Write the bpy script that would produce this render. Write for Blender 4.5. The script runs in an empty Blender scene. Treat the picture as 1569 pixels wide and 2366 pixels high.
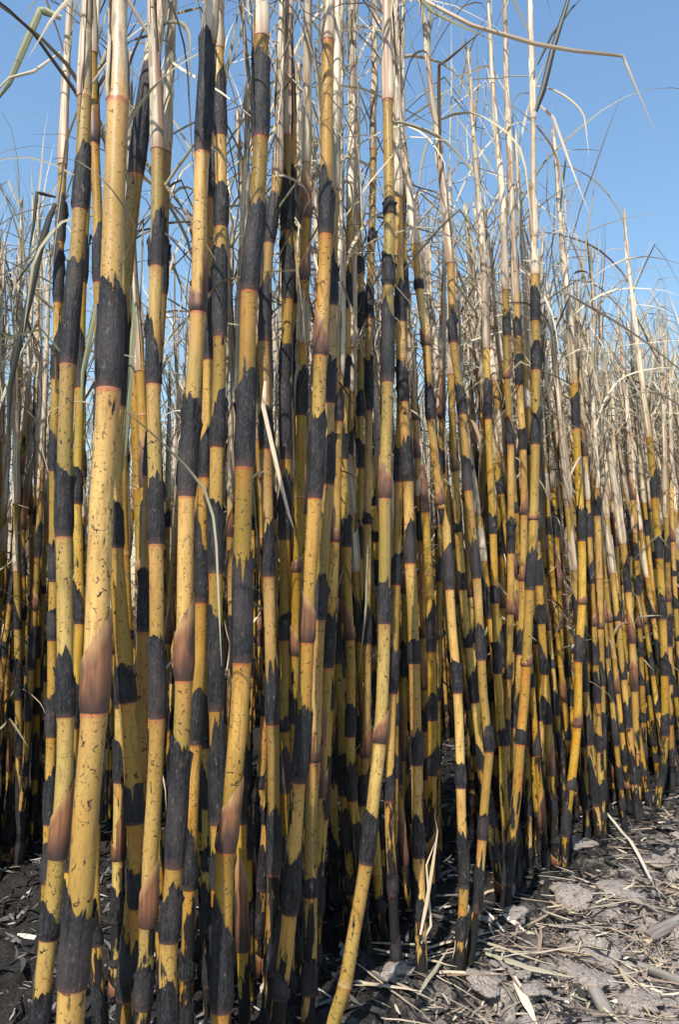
import bpy, math, random
import numpy as np
from mathutils import Vector, Euler

random.seed(7)
RNG = np.random.default_rng(7)
scene = bpy.context.scene
C = scene.collection

# ------------------------------------------------------------------ camera
CAM_H, FPX, IW, IH, HORIZON = 0.85, 1840.0, 1569.0, 2366.0, 1400.0
PITCH = math.atan((HORIZON - IH / 2) / FPX)
cam_d = bpy.data.cameras.new('camera')
cam = bpy.data.objects.new('camera', cam_d)
C.objects.link(cam)
cam.location = (0, 0, CAM_H)
cam.rotation_euler = (math.pi / 2 + PITCH, 0, 0)
cam_d.sensor_fit = 'VERTICAL'
cam_d.sensor_height = 36.0
cam_d.lens = 36.0 * FPX / IH
cam_d.clip_start = 0.05
cam_d.clip_end = 3000
cam_d.dof.use_dof = True
cam_d.dof.focus_distance = 2.1
cam_d.dof.aperture_fstop = 13.0
scene.camera = cam

# ------------------------------------------------------------------ sky and sun
SUN_EL, SUN_AZ = math.radians(50), math.radians(20)      # azimuth: left of straight behind the camera
to_sun = Vector((-math.sin(SUN_AZ) * math.cos(SUN_EL), -math.cos(SUN_AZ) * math.cos(SUN_EL), math.sin(SUN_EL)))
world = bpy.data.worlds.new('World')
scene.world = world
world.use_nodes = True
wn = world.node_tree.nodes
wn.clear()
w_out = wn.new('ShaderNodeOutputWorld')
w_bg = wn.new('ShaderNodeBackground')
w_sky = wn.new('ShaderNodeTexSky')
w_sky.sky_type = 'NISHITA'
w_sky.sun_disc = False
w_sky.sun_elevation = SUN_EL
w_sky.sun_rotation = math.atan2(to_sun.x, to_sun.y)
w_sky.air_density = 2.0
w_sky.dust_density = 0.8
w_sky.ozone_density = 8.0
w_bg.inputs['Strength'].default_value = 0.128
world.node_tree.links.new(w_sky.outputs['Color'], w_bg.inputs['Color'])
world.node_tree.links.new(w_bg.outputs['Background'], w_out.inputs['Surface'])
sun_d = bpy.data.lights.new('sun', 'SUN')
sun_d.energy = 5.0
sun_d.angle = math.radians(0.5)
sun_d.color = (1.0, 0.95, 0.86)
sun = bpy.data.objects.new('sun', sun_d)
C.objects.link(sun)
sun.rotation_euler = (-to_sun).to_track_quat('-Z', 'Y').to_euler()
sun.location = to_sun * 20

vs = scene.view_settings
vs.view_transform = 'Standard'
vs.look = 'None'
vs.exposure = 0.6
vs.gamma = 1.0
vs.use_curve_mapping = False
scene.cycles.max_bounces = 4

# ------------------------------------------------------------------ pixel -> place
CP, SP = math.cos(PITCH), math.sin(PITCH)


def ray(px, py):
    cx, cy = (px - IW / 2) / FPX, (IH / 2 - py) / FPX
    return np.array([cx, CP - cy * SP, SP + cy * CP])


def at_depth(px, py, d):
    r = ray(px, py)
    return np.array([0, 0, CAM_H]) + r * (d / r[1])


def on_ground(px, py):
    r = ray(px, py)
    k = -CAM_H / r[2]
    p = np.array([0, 0, CAM_H]) + r * k
    p[2] = ground(p[0], p[1])
    return p


# the cane rows run along U; N counts metres across them
U = np.array([0.605, 0.796])
NV = np.array([-0.796, 0.605])

# ------------------------------------------------------------------ noise and ground height
LAT = RNG.random((256, 256))


def vnoise(x, y):
    xi, yi = np.floor(x).astype(int), np.floor(y).astype(int)
    fx, fy = x - xi, y - yi
    fx, fy = fx * fx * (3 - 2 * fx), fy * fy * (3 - 2 * fy)
    a, b = LAT[xi & 255, yi & 255], LAT[(xi + 1) & 255, yi & 255]
    c, d = LAT[xi & 255, (yi + 1) & 255], LAT[(xi + 1) & 255, (yi + 1) & 255]
    return (a * (1 - fx) + b * fx) * (1 - fy) + (c * (1 - fx) + d * fx) * fy


def fbm(x, y, o=4):
    s, amp, tot = 0, 1, 0
    for k in range(o):
        s = s + amp * vnoise(x * 2 ** k + 17.3 * k, y * 2 ** k + 5.1 * k)
        tot += amp
        amp *= 0.5
    return s / tot


def ground(x, y):
    x, y = np.asarray(x, float), np.asarray(y, float)
    n = NV[0] * x + NV[1] * y
    near = np.exp(-((x - 0.5) ** 2 + (y - 2.5) ** 2) / 40)
    z = 0.035 * np.exp(-((n - 1.05) / 0.35) ** 2)
    z = z + 0.05 * (fbm(x * 2.3 + 40, y * 2.3 + 40, 3) - 0.5)
    k = np.clip((cloddy(x, y) - 0.50) / 0.07, 0, 1)
    z = z + near * 0.030 * k * k * (3 - 2 * k)
    z = z + near * np.where(n > 0.9, 0.034, 0.020) * (1 - 0.6 * k) * (fbm(x * 38, y * 38, 4) - 0.5)
    return z - 0.02


def cloddy(x, y):
    """high on the smooth tops of clods, low in the crumbs between them"""
    wx, wy = fbm(x * 14 + 3, y * 14 + 60, 2) - 0.5, fbm(x * 14 + 90, y * 14 + 7, 2) - 0.5
    return fbm((x + 0.10 * wx) * 8 + 11, (y + 0.10 * wy) * 8 + 3, 4)


# ------------------------------------------------------------------ mesh helpers
def build(name, V, F, mats, mi=None, rest=None, mix=None, smooth=True):
    """V (n,3), F list/array of quads (tris repeat nothing: pass -1 as fourth)"""
    V = np.asarray(V, np.float32)
    F = np.asarray(F, np.int32).reshape(-1, 4)
    me = bpy.data.meshes.new(name)
    me.vertices.add(len(V))
    me.vertices.foreach_set('co', V.ravel())
    cnt = np.where(F[:, 3] < 0, 3, 4).astype(np.int32)
    flat = F.ravel()
    flat = flat[flat >= 0]
    me.loops.add(len(flat))
    me.loops.foreach_set('vertex_index', flat)
    me.polygons.add(len(F))
    st = np.zeros(len(F), np.int32)
    st[1:] = np.cumsum(cnt)[:-1]
    me.polygons.foreach_set('loop_start', st)
    me.polygons.foreach_set('loop_total', cnt)
    for m in mats:
        me.materials.append(m)
    if mi is not None:
        me.polygons.foreach_set('material_index', np.asarray(mi, np.int32))
    me.polygons.foreach_set('use_smooth', np.full(len(F), smooth, bool))
    if rest is not None:
        a = me.attributes.new('rest', 'FLOAT_VECTOR', 'POINT')
        a.data.foreach_set('vector', np.asarray(rest, np.float32).ravel())
    if mix is not None:
        a = me.attributes.new('mix', 'FLOAT_COLOR', 'POINT')
        m4 = np.ones((len(V), 4), np.float32)
        m4[:, :3] = mix
        a.data.foreach_set('color', m4.ravel())
    me.update()
    me.validate()
    return me


def link(name, data, parent=None, loc=None, rot=None, scl=None):
    o = bpy.data.objects.new(name, data)
    C.objects.link(o)
    if parent is not None:
        o.parent = parent
    if loc is not None:
        o.location = loc
    if rot is not None:
        o.rotation_euler = rot
    if scl is not None:
        o.scale = scl
    return o


def tag(o, label=None, cat=None, group=None, kind=None):
    for k, v in (('label', label), ('category', cat), ('group', group), ('kind', kind)):
        if v:
            o[k] = v
    return o


def grid_faces(rows, cols, closed):
    i, j = np.meshgrid(np.arange(rows - 1), np.arange(cols if closed else cols - 1), indexing='ij')
    i, j = i.ravel(), j.ravel()
    j2 = (j + 1) % cols
    return np.stack([i * cols + j, i * cols + j2, (i + 1) * cols + j2, (i + 1) * cols + j], 1)


# ------------------------------------------------------------------ materials
class NB:
    def __init__(self, name):
        self.m = bpy.data.materials.new(name)
        self.m.use_nodes = True
        self.t = self.m.node_tree
        self.t.nodes.clear()
        self.out = self.n('ShaderNodeOutputMaterial')
        self.b = self.n('ShaderNodeBsdfPrincipled')
        self.l(self.b.outputs[0], self.out.inputs['Surface'])

    def n(self, t, **kw):
        nd = self.t.nodes.new(t)
        for k, v in kw.items():
            setattr(nd, k, v)
        return nd

    def l(self, a, b):
        self.t.links.new(a, b)

    def val(self, sock, v):
        if hasattr(v, 'links'):
            self.l(v, sock)
        else:
            sock.default_value = v

    def attr(self, name, out='Vector'):
        return self.n('ShaderNodeAttribute', attribute_name=name).outputs[out]

    def sep(self, v):
        s = self.n('ShaderNodeSeparateXYZ')
        self.l(v, s.inputs[0])
        return s.outputs

    def math(self, op, a, b=0.0, clamp=False):
        m = self.n('ShaderNodeMath', operation=op, use_clamp=clamp)
        self.val(m.inputs[0], a)
        self.val(m.inputs[1], b)
        return m.outputs[0]

    def vmul(self, v, xyz):
        m = self.n('ShaderNodeVectorMath', operation='MULTIPLY')
        self.l(v, m.inputs[0])
        m.inputs[1].default_value = xyz
        return m.outputs[0]

    def vadd(self, v, w):
        m = self.n('ShaderNodeVectorMath', operation='ADD')
        self.l(v, m.inputs[0])
        self.val(m.inputs[1], w)
        return m.outputs[0]

    def noise(self, v, scale=1.0, detail=3.0, rough=0.55, out='Fac', dist=0.0):
        nd = self.n('ShaderNodeTexNoise')
        self.l(v, nd.inputs['Vector'])
        nd.inputs['Scale'].default_value = scale
        nd.inputs['Detail'].default_value = detail
        nd.inputs['Roughness'].default_value = rough
        nd.inputs['Distortion'].default_value = dist
        return nd.outputs[out]

    def voro(self, v, scale, feature='F1', out='Distance'):
        nd = self.n('ShaderNodeTexVoronoi', feature=feature)
        self.l(v, nd.inputs['Vector'])
        nd.inputs['Scale'].default_value = scale
        return nd.outputs[out]

    def step(self, v, a, b, lo=0.0, hi=1.0):
        nd = self.n('ShaderNodeMapRange')
        self.l(v, nd.inputs[0])
        for k, x in zip((1, 2, 3, 4), (a, b, lo, hi)):
            self.val(nd.inputs[k], x)
        return nd.outputs[0]

    def mix(self, f, a, b):
        nd = self.n('ShaderNodeMix', data_type='RGBA')
        self.val(nd.inputs[0], f)
        for s, v in ((nd.inputs[6], a), (nd.inputs[7], b)):
            if hasattr(v, 'links'):
                self.l(v, s)
            else:
                s.default_value = (*v, 1.0)
        return nd.outputs[2]

    def bump(self, h, strength=0.5, dist=0.002):
        nd = self.n('ShaderNodeBump')
        nd.inputs['Strength'].default_value = strength
        nd.inputs['Distance'].default_value = dist
        self.l(h, nd.inputs['Height'])
        self.l(nd.outputs[0], self.b.inputs['Normal'])

    def done(self, col, rough=0.6, spec=0.3):
        self.val(self.b.inputs['Base Color'], col if hasattr(col, 'links') else (*col, 1))
        self.val(self.b.inputs['Roughness'], rough)
        self.b.inputs['Specular IOR Level'].default_value = spec
        return self.m

    def rnd(self):
        return self.n('ShaderNodeObjectInfo').outputs['Random']

    def shifted(self, attr='rest', k=37.0):
        """rest coordinates moved by the object's own random number"""
        c = self.n('ShaderNodeCombineXYZ')
        r = self.math('MULTIPLY', self.rnd(), k)
        for s in c.inputs:
            self.l(r, s)
        return self.vadd(self.attr(attr), c.outputs[0])


def mat_stalk():
    b = NB('cane_rind')
    p = b.shifted()
    t, h, rn = b.sep(b.attr('mix'))
    lo = b.noise(b.vmul(p, (9, 9, 3.2)), 1, 2)
    fine = b.noise(b.vmul(p, (170, 170, 28)), 1, 3)
    col = b.mix(b.step(lo, 0.40, 0.62), (0.36, 0.208, 0.044), (0.57, 0.368, 0.112))
    olive = b.step(b.noise(b.vadd(b.vmul(p, (4, 4, 2.4)), (9, 2, 5)), 1, 2), 0.44, 0.60)
    col = b.mix(b.math('MULTIPLY', olive, 0.85), col, (0.235, 0.165, 0.034))
    strk = b.step(b.noise(b.vadd(b.vmul(p, (95, 95, 5)), (1, 4, 2)), 1, 3), 0.52, 0.70, 0, 0.5)
    col = b.mix(strk, col, (0.38, 0.20, 0.060))
    rust = b.step(b.noise(b.vadd(b.vmul(p, (16, 16, 7)), (3, 7, 1)), 1, 4), 0.55, 0.72)
    low = b.step(h, 0.15, 0.75, 0.95, 0.40)
    nodal = b.math('MAXIMUM', b.step(t, 0.72, 0.98, 0, 0.55), b.step(t, 0.02, 0.22, 0.35, 0))
    nodal = b.math('MULTIPLY', nodal, b.step(b.noise(b.vmul(p, (30, 30, 5)), 1, 3), 0.38, 0.60))
    col = b.mix(nodal, col, (0.40, 0.185, 0.05))
    col = b.mix(b.math('MULTIPLY', rust, low), col, (0.45, 0.155, 0.030))
    col = b.mix(b.step(fine, 0.50, 0.72, 0, 0.65), col, (0.23, 0.125, 0.04))
    grit = b.noise(b.vmul(p, (420, 420, 210)), 1, 2, 0.7)
    col = b.mix(b.step(grit, 0.57, 0.70, 0, 0.65), col, (0.13, 0.075, 0.03))
    # scorch specks and short cracks in the rind
    w = b.n('ShaderNodeVectorMath', operation='SCALE')
    b.l(b.noise(b.vmul(p, (55, 55, 40)), 1, 2, out='Color'), w.inputs[0])
    w.inputs['Scale'].default_value = 0.8
    q = b.vadd(b.vmul(p, (62, 62, 62)), w.outputs[0])
    crack = b.step(b.voro(q, 1.0, 'DISTANCE_TO_EDGE'), 0.018, 0.050, 1, 0)
    gate = b.step(b.noise(b.vmul(p, (120, 120, 110)), 1, 1), 0.57, 0.605)
    gate2 = b.step(b.noise(b.vmul(p, (10, 10, 6)), 1, 1), 0.30, 0.5)
    crack = b.math('MULTIPLY', b.math('MULTIPLY', crack, gate), gate2)
    spot = b.step(b.voro(b.vmul(p, (170, 170, 120)), 1.0), 0.12, 0.24, 1, 0)
    spot = b.math('MULTIPLY', spot, b.step(b.noise(b.vmul(p, (30, 30, 18)), 1, 2), 0.5, 0.58))
    dark = b.math('MAXIMUM', crack, b.math('MULTIPLY', spot, 0.85))
    # soot smears, most of them low on the stalk
    soot = b.noise(b.vadd(b.vmul(p, (38, 38, 7)), (5, 1, 8)), 1, 5, 0.65)
    thr = b.step(h, 0.05, 0.60, 0.40, 0.665)
    soot = b.step(b.math('SUBTRACT', soot, thr), 0.0, 0.035)
    dark = b.math('MAXIMUM', dark, soot)
    col = b.mix(dark, col, (0.008, 0.0065, 0.006))
    ring = b.math('MULTIPLY', b.step(t, 0.972, 0.985), b.step(t, 0.996, 1.0, 1, 0.6))
    col = b.mix(b.math('MULTIPLY', ring, 0.8), col, (0.36, 0.105, 0.045))
    col = b.mix(b.step(t, 0.0, 0.06, 0.55, 0.0), col, (0.40, 0.30, 0.16))
    col = b.mix(rn, col, b.mix(b.step(fine, 0.4, 0.65), (0.50, 0.39, 0.25), (0.30, 0.21, 0.12)))
    v = b.n('ShaderNodeHueSaturation')
    b.l(col, v.inputs['Color'])
    b.l(b.step(b.rnd(), 0, 1, 0.74, 1.08), v.inputs['Value'])
    b.l(b.step(b.math('FRACT', b.math('MULTIPLY', b.rnd(), 5.7)), 0, 1, 0.493, 0.508), v.inputs['Hue'])
    b.l(b.step(b.math('FRACT', b.math('MULTIPLY', b.rnd(), 9.1)), 0, 1, 0.96, 1.10), v.inputs['Saturation'])
    b.bump(b.math('SUBTRACT', b.math('MULTIPLY', fine, 0.25), b.math('MULTIPLY', dark, 0.5)), 0.5, 0.0012)
    return b.done(v.outputs[0], b.step(dark, 0, 1, 0.36, 0.8), 0.38)


def mat_char():
    b = NB('charred_sheath')
    p = b.shifted()
    t, h, rn = b.sep(b.attr('mix'))
    st = b.noise(b.vmul(p, (260, 260, 22)), 1, 3)
    bl = b.noise(b.vmul(p, (60, 60, 26)), 1, 4, 0.6)
    col = b.mix(b.step(st, 0.36, 0.72), (0.005, 0.005, 0.006), (0.026, 0.026, 0.030))
    col = b.mix(b.step(bl, 0.57, 0.70, 0, 0.7), col, (0.085, 0.048, 0.038))
    cell = b.noise(b.vmul(p, (330, 330, 120)), 1, 3, 0.7)
    col = b.mix(b.step(cell, 0.50, 0.66, 0, 0.7), col, (0.045, 0.043, 0.046))
    fl = b.step(b.noise(b.vmul(p, (140, 140, 60)), 1, 3), 0.64, 0.70, 0, 0.7)
    col = b.mix(fl, col, (0.11, 0.095, 0.085))
    big = b.step(b.noise(b.vmul(p, (12, 12, 7)), 1, 2), 0.52, 0.68, 0, 0.5)
    col = b.mix(big, col, (0.062, 0.048, 0.046))
    bl = b.math('ADD', bl, cell)
    col = b.mix(b.step(t, 0.0, 0.10, 0.55, 0.0), col, (0.10, 0.055, 0.045))
    b.bump(b.math('ADD', st, bl), 0.9, 0.0018)
    return b.done(col, 0.62, 0.28)


def mat_brown():
    b = NB('scorched_sheath')
    p = b.shifted()
    t, h, rn = b.sep(b.attr('mix'))
    st = b.noise(b.vmul(p, (220, 220, 9)), 1, 3)
    bl = b.noise(b.vmul(p, (28, 28, 9)), 1, 3)
    col = b.mix(b.step(st, 0.35, 0.7), (0.12, 0.049, 0.027), (0.25, 0.112, 0.052))
    k = b.math('ADD', t, b.math('MULTIPLY', b.math('SUBTRACT', bl, 0.5), 1.1))
    col = b.mix(b.step(k, 0.72, 1.05), col, (0.40, 0.23, 0.10))
    col = b.mix(b.step(k, 0.10, 0.55, 0.92, 0.0), col, (0.045, 0.028, 0.026))
    col = b.mix(b.step(bl, 0.58, 0.68, 0, 0.88), col, (0.03, 0.024, 0.024))
    col = b.mix(b.step(b.noise(b.vmul(p, (420, 420, 14)), 1, 2), 0.55, 0.72, 0, 0.6), col, (0.07, 0.035, 0.028))
    b.bump(st, 0.4, 0.001)
    return b.done(col, 0.42, 0.4)


def mat_pale():
    b = NB('dry_pale_sheath')
    p = b.shifted()
    t, h, rn = b.sep(b.attr('mix'))
    st = b.noise(b.vmul(p, (190, 190, 2.5)), 1, 3)
    st2 = b.noise(b.vmul(p, (70, 70, 1.6)), 1, 2)
    bl = b.noise(b.vmul(p, (22, 22, 5)), 1, 3)
    col = b.mix(b.step(st, 0.35, 0.68), (0.72, 0.61, 0.46), (0.52, 0.40, 0.265))
    col = b.mix(b.step(st2, 0.50, 0.62, 0, 0.85), col, (0.30, 0.175, 0.12))
    col = b.mix(b.step(st2, 0.36, 0.44, 0.75, 0.0), col, (0.20, 0.155, 0.10))
    col = b.mix(b.step(bl, 0.54, 0.68, 0, 0.75), col, (0.24, 0.225, 0.15))
    sp = b.step(b.noise(b.vmul(p, (120, 120, 45)), 1, 3), 0.66, 0.70, 0, 0.8)
    col = b.mix(sp, col, (0.07, 0.05, 0.04))
    col = b.mix(b.step(t, 0.0, 0.12, 0.7, 0.0), col, (0.36, 0.20, 0.13))
    v = b.n('ShaderNodeHueSaturation')
    b.l(col, v.inputs['Color'])
    b.l(b.step(b.math('FRACT', b.math('ADD', b.rnd(), rn)), 0, 1, 0.62, 1.12), v.inputs['Value'])
    b.bump(b.math('ADD', st, st2), 0.6, 0.0014)
    return b.done(v.outputs[0], 0.5, 0.3)


def mat_leaf():
    b = NB('dry_leaf_blade')
    p = b.shifted()
    t, h, rn = b.sep(b.attr('mix'))
    r = b.math('FRACT', b.math('ADD', b.math('MULTIPLY', b.rnd(), 7.31), rn))
    st = b.noise(b.vmul(p, (500, 30, 6)), 1, 2)
    cr = b.n('ShaderNodeValToRGB')
    cr.color_ramp.interpolation = 'LINEAR'
    e = cr.color_ramp.elements
    e[0].position, e[0].color = 0.0, (0.70, 0.62, 0.48, 1)
    e[1].position, e[1].color = 1.0, (0.13, 0.09, 0.06, 1)
    for pos, c in ((0.28, (0.60, 0.48, 0.33)), (0.5, (0.42, 0.39, 0.27)), (0.68, (0.24, 0.235, 0.15)), (0.86, (0.27, 0.17, 0.10)), (0.95, (0.06, 0.05, 0.045))):
        q = e.new(pos)
        q.color = (*c, 1)
    b.l(r, cr.inputs[0])
    col = b.mix(b.step(st, 0.4, 0.7, 0, 0.45), cr.outputs[0], (0.20, 0.15, 0.09))
    tr = b.n('ShaderNodeBsdfTranslucent')
    b.l(col, tr.inputs[0])
    mx = b.n('ShaderNodeMixShader')
    mx.inputs[0].default_value = 0.18
    m = b.done(col, 0.55, 0.3)
    b.l(b.b.outputs[0], mx.inputs[1])
    b.l(tr.outputs[0], mx.inputs[2])
    b.l(mx.outputs[0], b.out.inputs['Surface'])
    return m


def mat_blackleaf():
    b = NB('burnt_leaf_blade')
    p = b.shifted()
    st = b.noise(b.vmul(p, (300, 30, 6)), 1, 2)
    return b.done(b.mix(st, (0.007, 0.007, 0.006), (0.026, 0.026, 0.018)), 0.5, 0.3)


def mat_greenleaf():
    b = NB('grey_green_leaf_blade')
    p = b.shifted()
    st = b.noise(b.vmul(p, (400, 400, 5)), 1, 2)
    return b.done(b.mix(b.step(st, 0.35, 0.65), (0.10, 0.115, 0.055), (0.25, 0.25, 0.15)), 0.5, 0.3)


def mat_soil():
    b = NB('dry_soil_and_ash')
    pos = b.n('ShaderNodeNewGeometry').outputs['Position']
    x, y, z = b.sep(pos)
    n = b.math('ADD', b.math('MULTIPLY', x, float(NV[0])), b.math('MULTIPLY', y, float(NV[1])))
    big = b.noise(pos, 3.0, 4)
    mid = b.noise(pos, 22.0, 5, 0.65)
    fine = b.noise(pos, 130.0, 4, 0.7)
    col = b.mix(b.step(big, 0.35, 0.65), (0.285, 0.240, 0.210), (0.360, 0.308, 0.270))
    col = b.mix(b.step(fine, 0.40, 0.62, 0.55, 0.0), col, (0.12, 0.105, 0.098))
    col = b.mix(b.step(mid, 0.57, 0.66, 0, 0.7), col, (0.10, 0.086, 0.080))
    k = b.math('ADD', n, b.math('MULTIPLY', b.math('SUBTRACT', mid, 0.5), 0.7))
    ash = b.mix(b.step(fine, 0.48, 0.68), (0.006, 0.006, 0.006), (0.028, 0.026, 0.025))  # black of burnt litter, darkened further to paint in shade under the canes
    col = b.mix(b.step(k, 0.74, 0.98, 0, 0.93), col, ash)
    cr = b.step(b.voro(b.vadd(pos, b.noise(pos, 9, 2, out='Color')), 11.0, 'DISTANCE_TO_EDGE'), 0.0, 0.025, 1, 0)
    cr = b.math('MULTIPLY', cr, b.step(big, 0.42, 0.55))
    col = b.mix(b.math('MULTIPLY', cr, 0.7), col, (0.07, 0.06, 0.055))
    b.bump(b.math('SUBTRACT', b.math('ADD', b.math('MULTIPLY', fine, 0.6), mid), cr), 0.9, 0.012)
    return b.done(col, 0.92, 0.1)


def mat_clod():
    b = NB('dry_soil_clod')
    pos = b.n('ShaderNodeTexCoord').outputs['Object']
    q = b.n('ShaderNodeNewGeometry').outputs['Position']
    mid = b.noise(q, 26.0, 4, 0.6)
    fine = b.noise(q, 190.0, 4, 0.7)
    col = b.mix(b.step(mid, 0.35, 0.65), (0.265, 0.225, 0.198), (0.345, 0.298, 0.262))
    col = b.mix(b.step(fine, 0.40, 0.60, 0.55, 0.0), col, (0.11, 0.097, 0.09))
    col = b.mix(b.step(b.noise(q, 60.0, 4, 0.7), 0.56, 0.64, 0, 0.75), col, (0.06, 0.052, 0.048))
    cr = b.step(b.voro(b.vadd(q, b.noise(q, 14, 2, out='Color')), 17.0, 'DISTANCE_TO_EDGE'), 0.0, 0.03, 1, 0)
    cr = b.math('MULTIPLY', cr, b.step(mid, 0.48, 0.55))
    col = b.mix(b.math('MULTIPLY', cr, 0.75), col, (0.06, 0.05, 0.046))
    b.bump(b.math('SUBTRACT', b.math('ADD', b.math('MULTIPLY', fine, 0.5), mid), cr), 0.8, 0.006)
    return b.done(col, 0.92, 0.1)


def mat_litter():
    b = NB('dry_litter')
    t, h, rn = b.sep(b.attr('mix'))
    r = b.math('FRACT', b.math('ADD', b.math('MULTIPLY', b.rnd(), 3.7), rn))
    p = b.shifted()
    st = b.noise(b.vmul(p, (500, 40, 8)), 1, 2)
    cr = b.n('ShaderNodeValToRGB')
    e = cr.color_ramp.elements
    e[0].position, e[0].color = 0.0, (0.54, 0.47, 0.37, 1)
    e[1].position, e[1].color = 1.0, (0.05, 0.04, 0.037, 1)
    for pos, c in ((0.22, (0.40, 0.32, 0.22)), (0.4, (0.30, 0.28, 0.20)), (0.58, (0.27, 0.18, 0.125)), (0.75, (0.19, 0.165, 0.15)), (0.9, (0.10, 0.085, 0.078))):
        q = e.new(pos)
        q.color = (*c, 1)
    b.l(r, cr.inputs[0])
    col = b.mix(b.step(st, 0.42, 0.7, 0, 0.5), cr.outputs[0], (0.17, 0.12, 0.08))
    return b.done(col, 0.6, 0.25)


def mat_ash():
    b = NB('charred_litter')
    t, h, rn = b.sep(b.attr('mix'))
    col = b.mix(b.step(rn, 0.0, 0.8), (0.006, 0.006, 0.006), (0.040, 0.037, 0.036))
    col = b.mix(b.step(rn, 0.66, 0.84), col, (0.15, 0.13, 0.12))
    col = b.mix(b.step(rn, 0.955, 0.965), col, (0.45, 0.40, 0.34))
    return b.done(col, 0.8, 0.2)


def mat_weathered():
    b = NB('weathered_cane_rind')
    p = b.shifted()
    st = b.noise(b.vmul(p, (160, 160, 8)), 1, 3)
    col = b.mix(b.step(st, 0.35, 0.65), (0.23, 0.205, 0.18), (0.11, 0.095, 0.085))
    b.bump(st, 0.6, 0.002)
    return b.done(col, 0.8, 0.2)


def mat_cream():
    b = NB('cream_leaf_blade')
    p = b.shifted()
    st = b.noise(b.vmul(p, (400, 400, 5)), 1, 2)
    return b.done(b.mix(b.step(st, 0.35, 0.65), (0.66, 0.57, 0.43), (0.42, 0.29, 0.19)), 0.45, 0.4)


def mat_olive():
    b = NB('olive_leaf_blade')
    p = b.shifted()
    t, h, rn = b.sep(b.attr('mix'))
    col = b.mix(b.step(rn, 0.2, 0.9), (0.26, 0.26, 0.10), (0.48, 0.43, 0.24))
    return b.done(col, 0.5, 0.3)


M = dict(olive=mat_olive(), cream=mat_cream(), stalk=mat_stalk(), b=mat_char(), n=mat_brown(), p=mat_pale(), leaf=mat_leaf(), black=mat_blackleaf(), green=mat_greenleaf(),
         soil=mat_soil(), clod=mat_clod(), litter=mat_litter(), ash=mat_ash(), grey=mat_weathered())

# ------------------------------------------------------------------ the ground
def axis(lo, f0, f1, hi, fine):
    a = list(np.arange(f0, f1, fine))
    s, x = fine, f1
    while x < hi:
        a.append(x)
        s *= 1.22
        x += s
    a.append(hi)
    s, x, l = fine, f0, []
    while x > lo:
        s *= 1.22
        x -= s
        l.append(x)
    l[-1] = lo
    return np.array(l[::-1] + a)


gx, gy = axis(-900, -1.0, 2.3, 900, 0.0115), axis(-60, 1.45, 4.2, 1800, 0.0115)
GX, GY = np.meshgrid(gx, gy)
gv = np.stack([GX.ravel(), GY.ravel(), ground(GX, GY).ravel()], 1)
g_ob = link('ground', build('ground', gv, grid_faces(len(gy), len(gx), False), [M['soil']]))
tag(g_ob, 'dry grey soil with ash along the edge of the cane field', kind='structure')


# ------------------------------------------------------------------ cane geometry
class Path:
    """smooth curve through points, addressed by arc length from the base"""

    def __init__(self, pts, n=90):
        P = np.asarray(pts, float)
        k = np.arange(len(P))
        t = np.linspace(0, len(P) - 1, n)
        if len(P) > 2:
            out = []
            Q = np.vstack([2 * P[0] - P[1], P, 2 * P[-1] - P[-2]])
            for u in t:
                i = min(int(u), len(P) - 2)
                f = u - i
                a, b, c, d = Q[i], Q[i + 1], Q[i + 2], Q[i + 3]
                out.append(0.5 * ((2 * b) + (c - a) * f + (2 * a - 5 * b + 4 * c - d) * f * f + (3 * b - a - 3 * c + d) * f ** 3))
            S = np.array(out)
        else:
            S = P[0] + (P[1] - P[0]) * np.linspace(0, 1, n)[:, None]
        self.S = S
        self.L = np.concatenate([[0], np.cumsum(np.linalg.norm(np.diff(S, axis=0), axis=1))])
        self.len = self.L[-1]

    def at(self, s):
        s = np.asarray(s, float)
        p = np.stack([np.interp(s, self.L, self.S[:, i]) for i in range(3)], -1)
        over = np.clip(s - self.len, 0, None)
        dirn = self.S[-1] - self.S[-3]
        return p + over[..., None] * dirn / np.linalg.norm(dirn)

    def frame(self, s):
        t = self.at(s + 0.012) - self.at(s - 0.012)
        t /= np.linalg.norm(t, axis=-1, keepdims=True)
        e1 = np.cross(np.broadcast_to(np.array([0, 1.0, 0]), t.shape), t)
        e1 /= np.linalg.norm(e1, axis=-1, keepdims=True)
        return e1, np.cross(t, e1)

    def s_of_z(self, z):
        return float(np.interp(z, self.S[:, 2], self.L))


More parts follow.
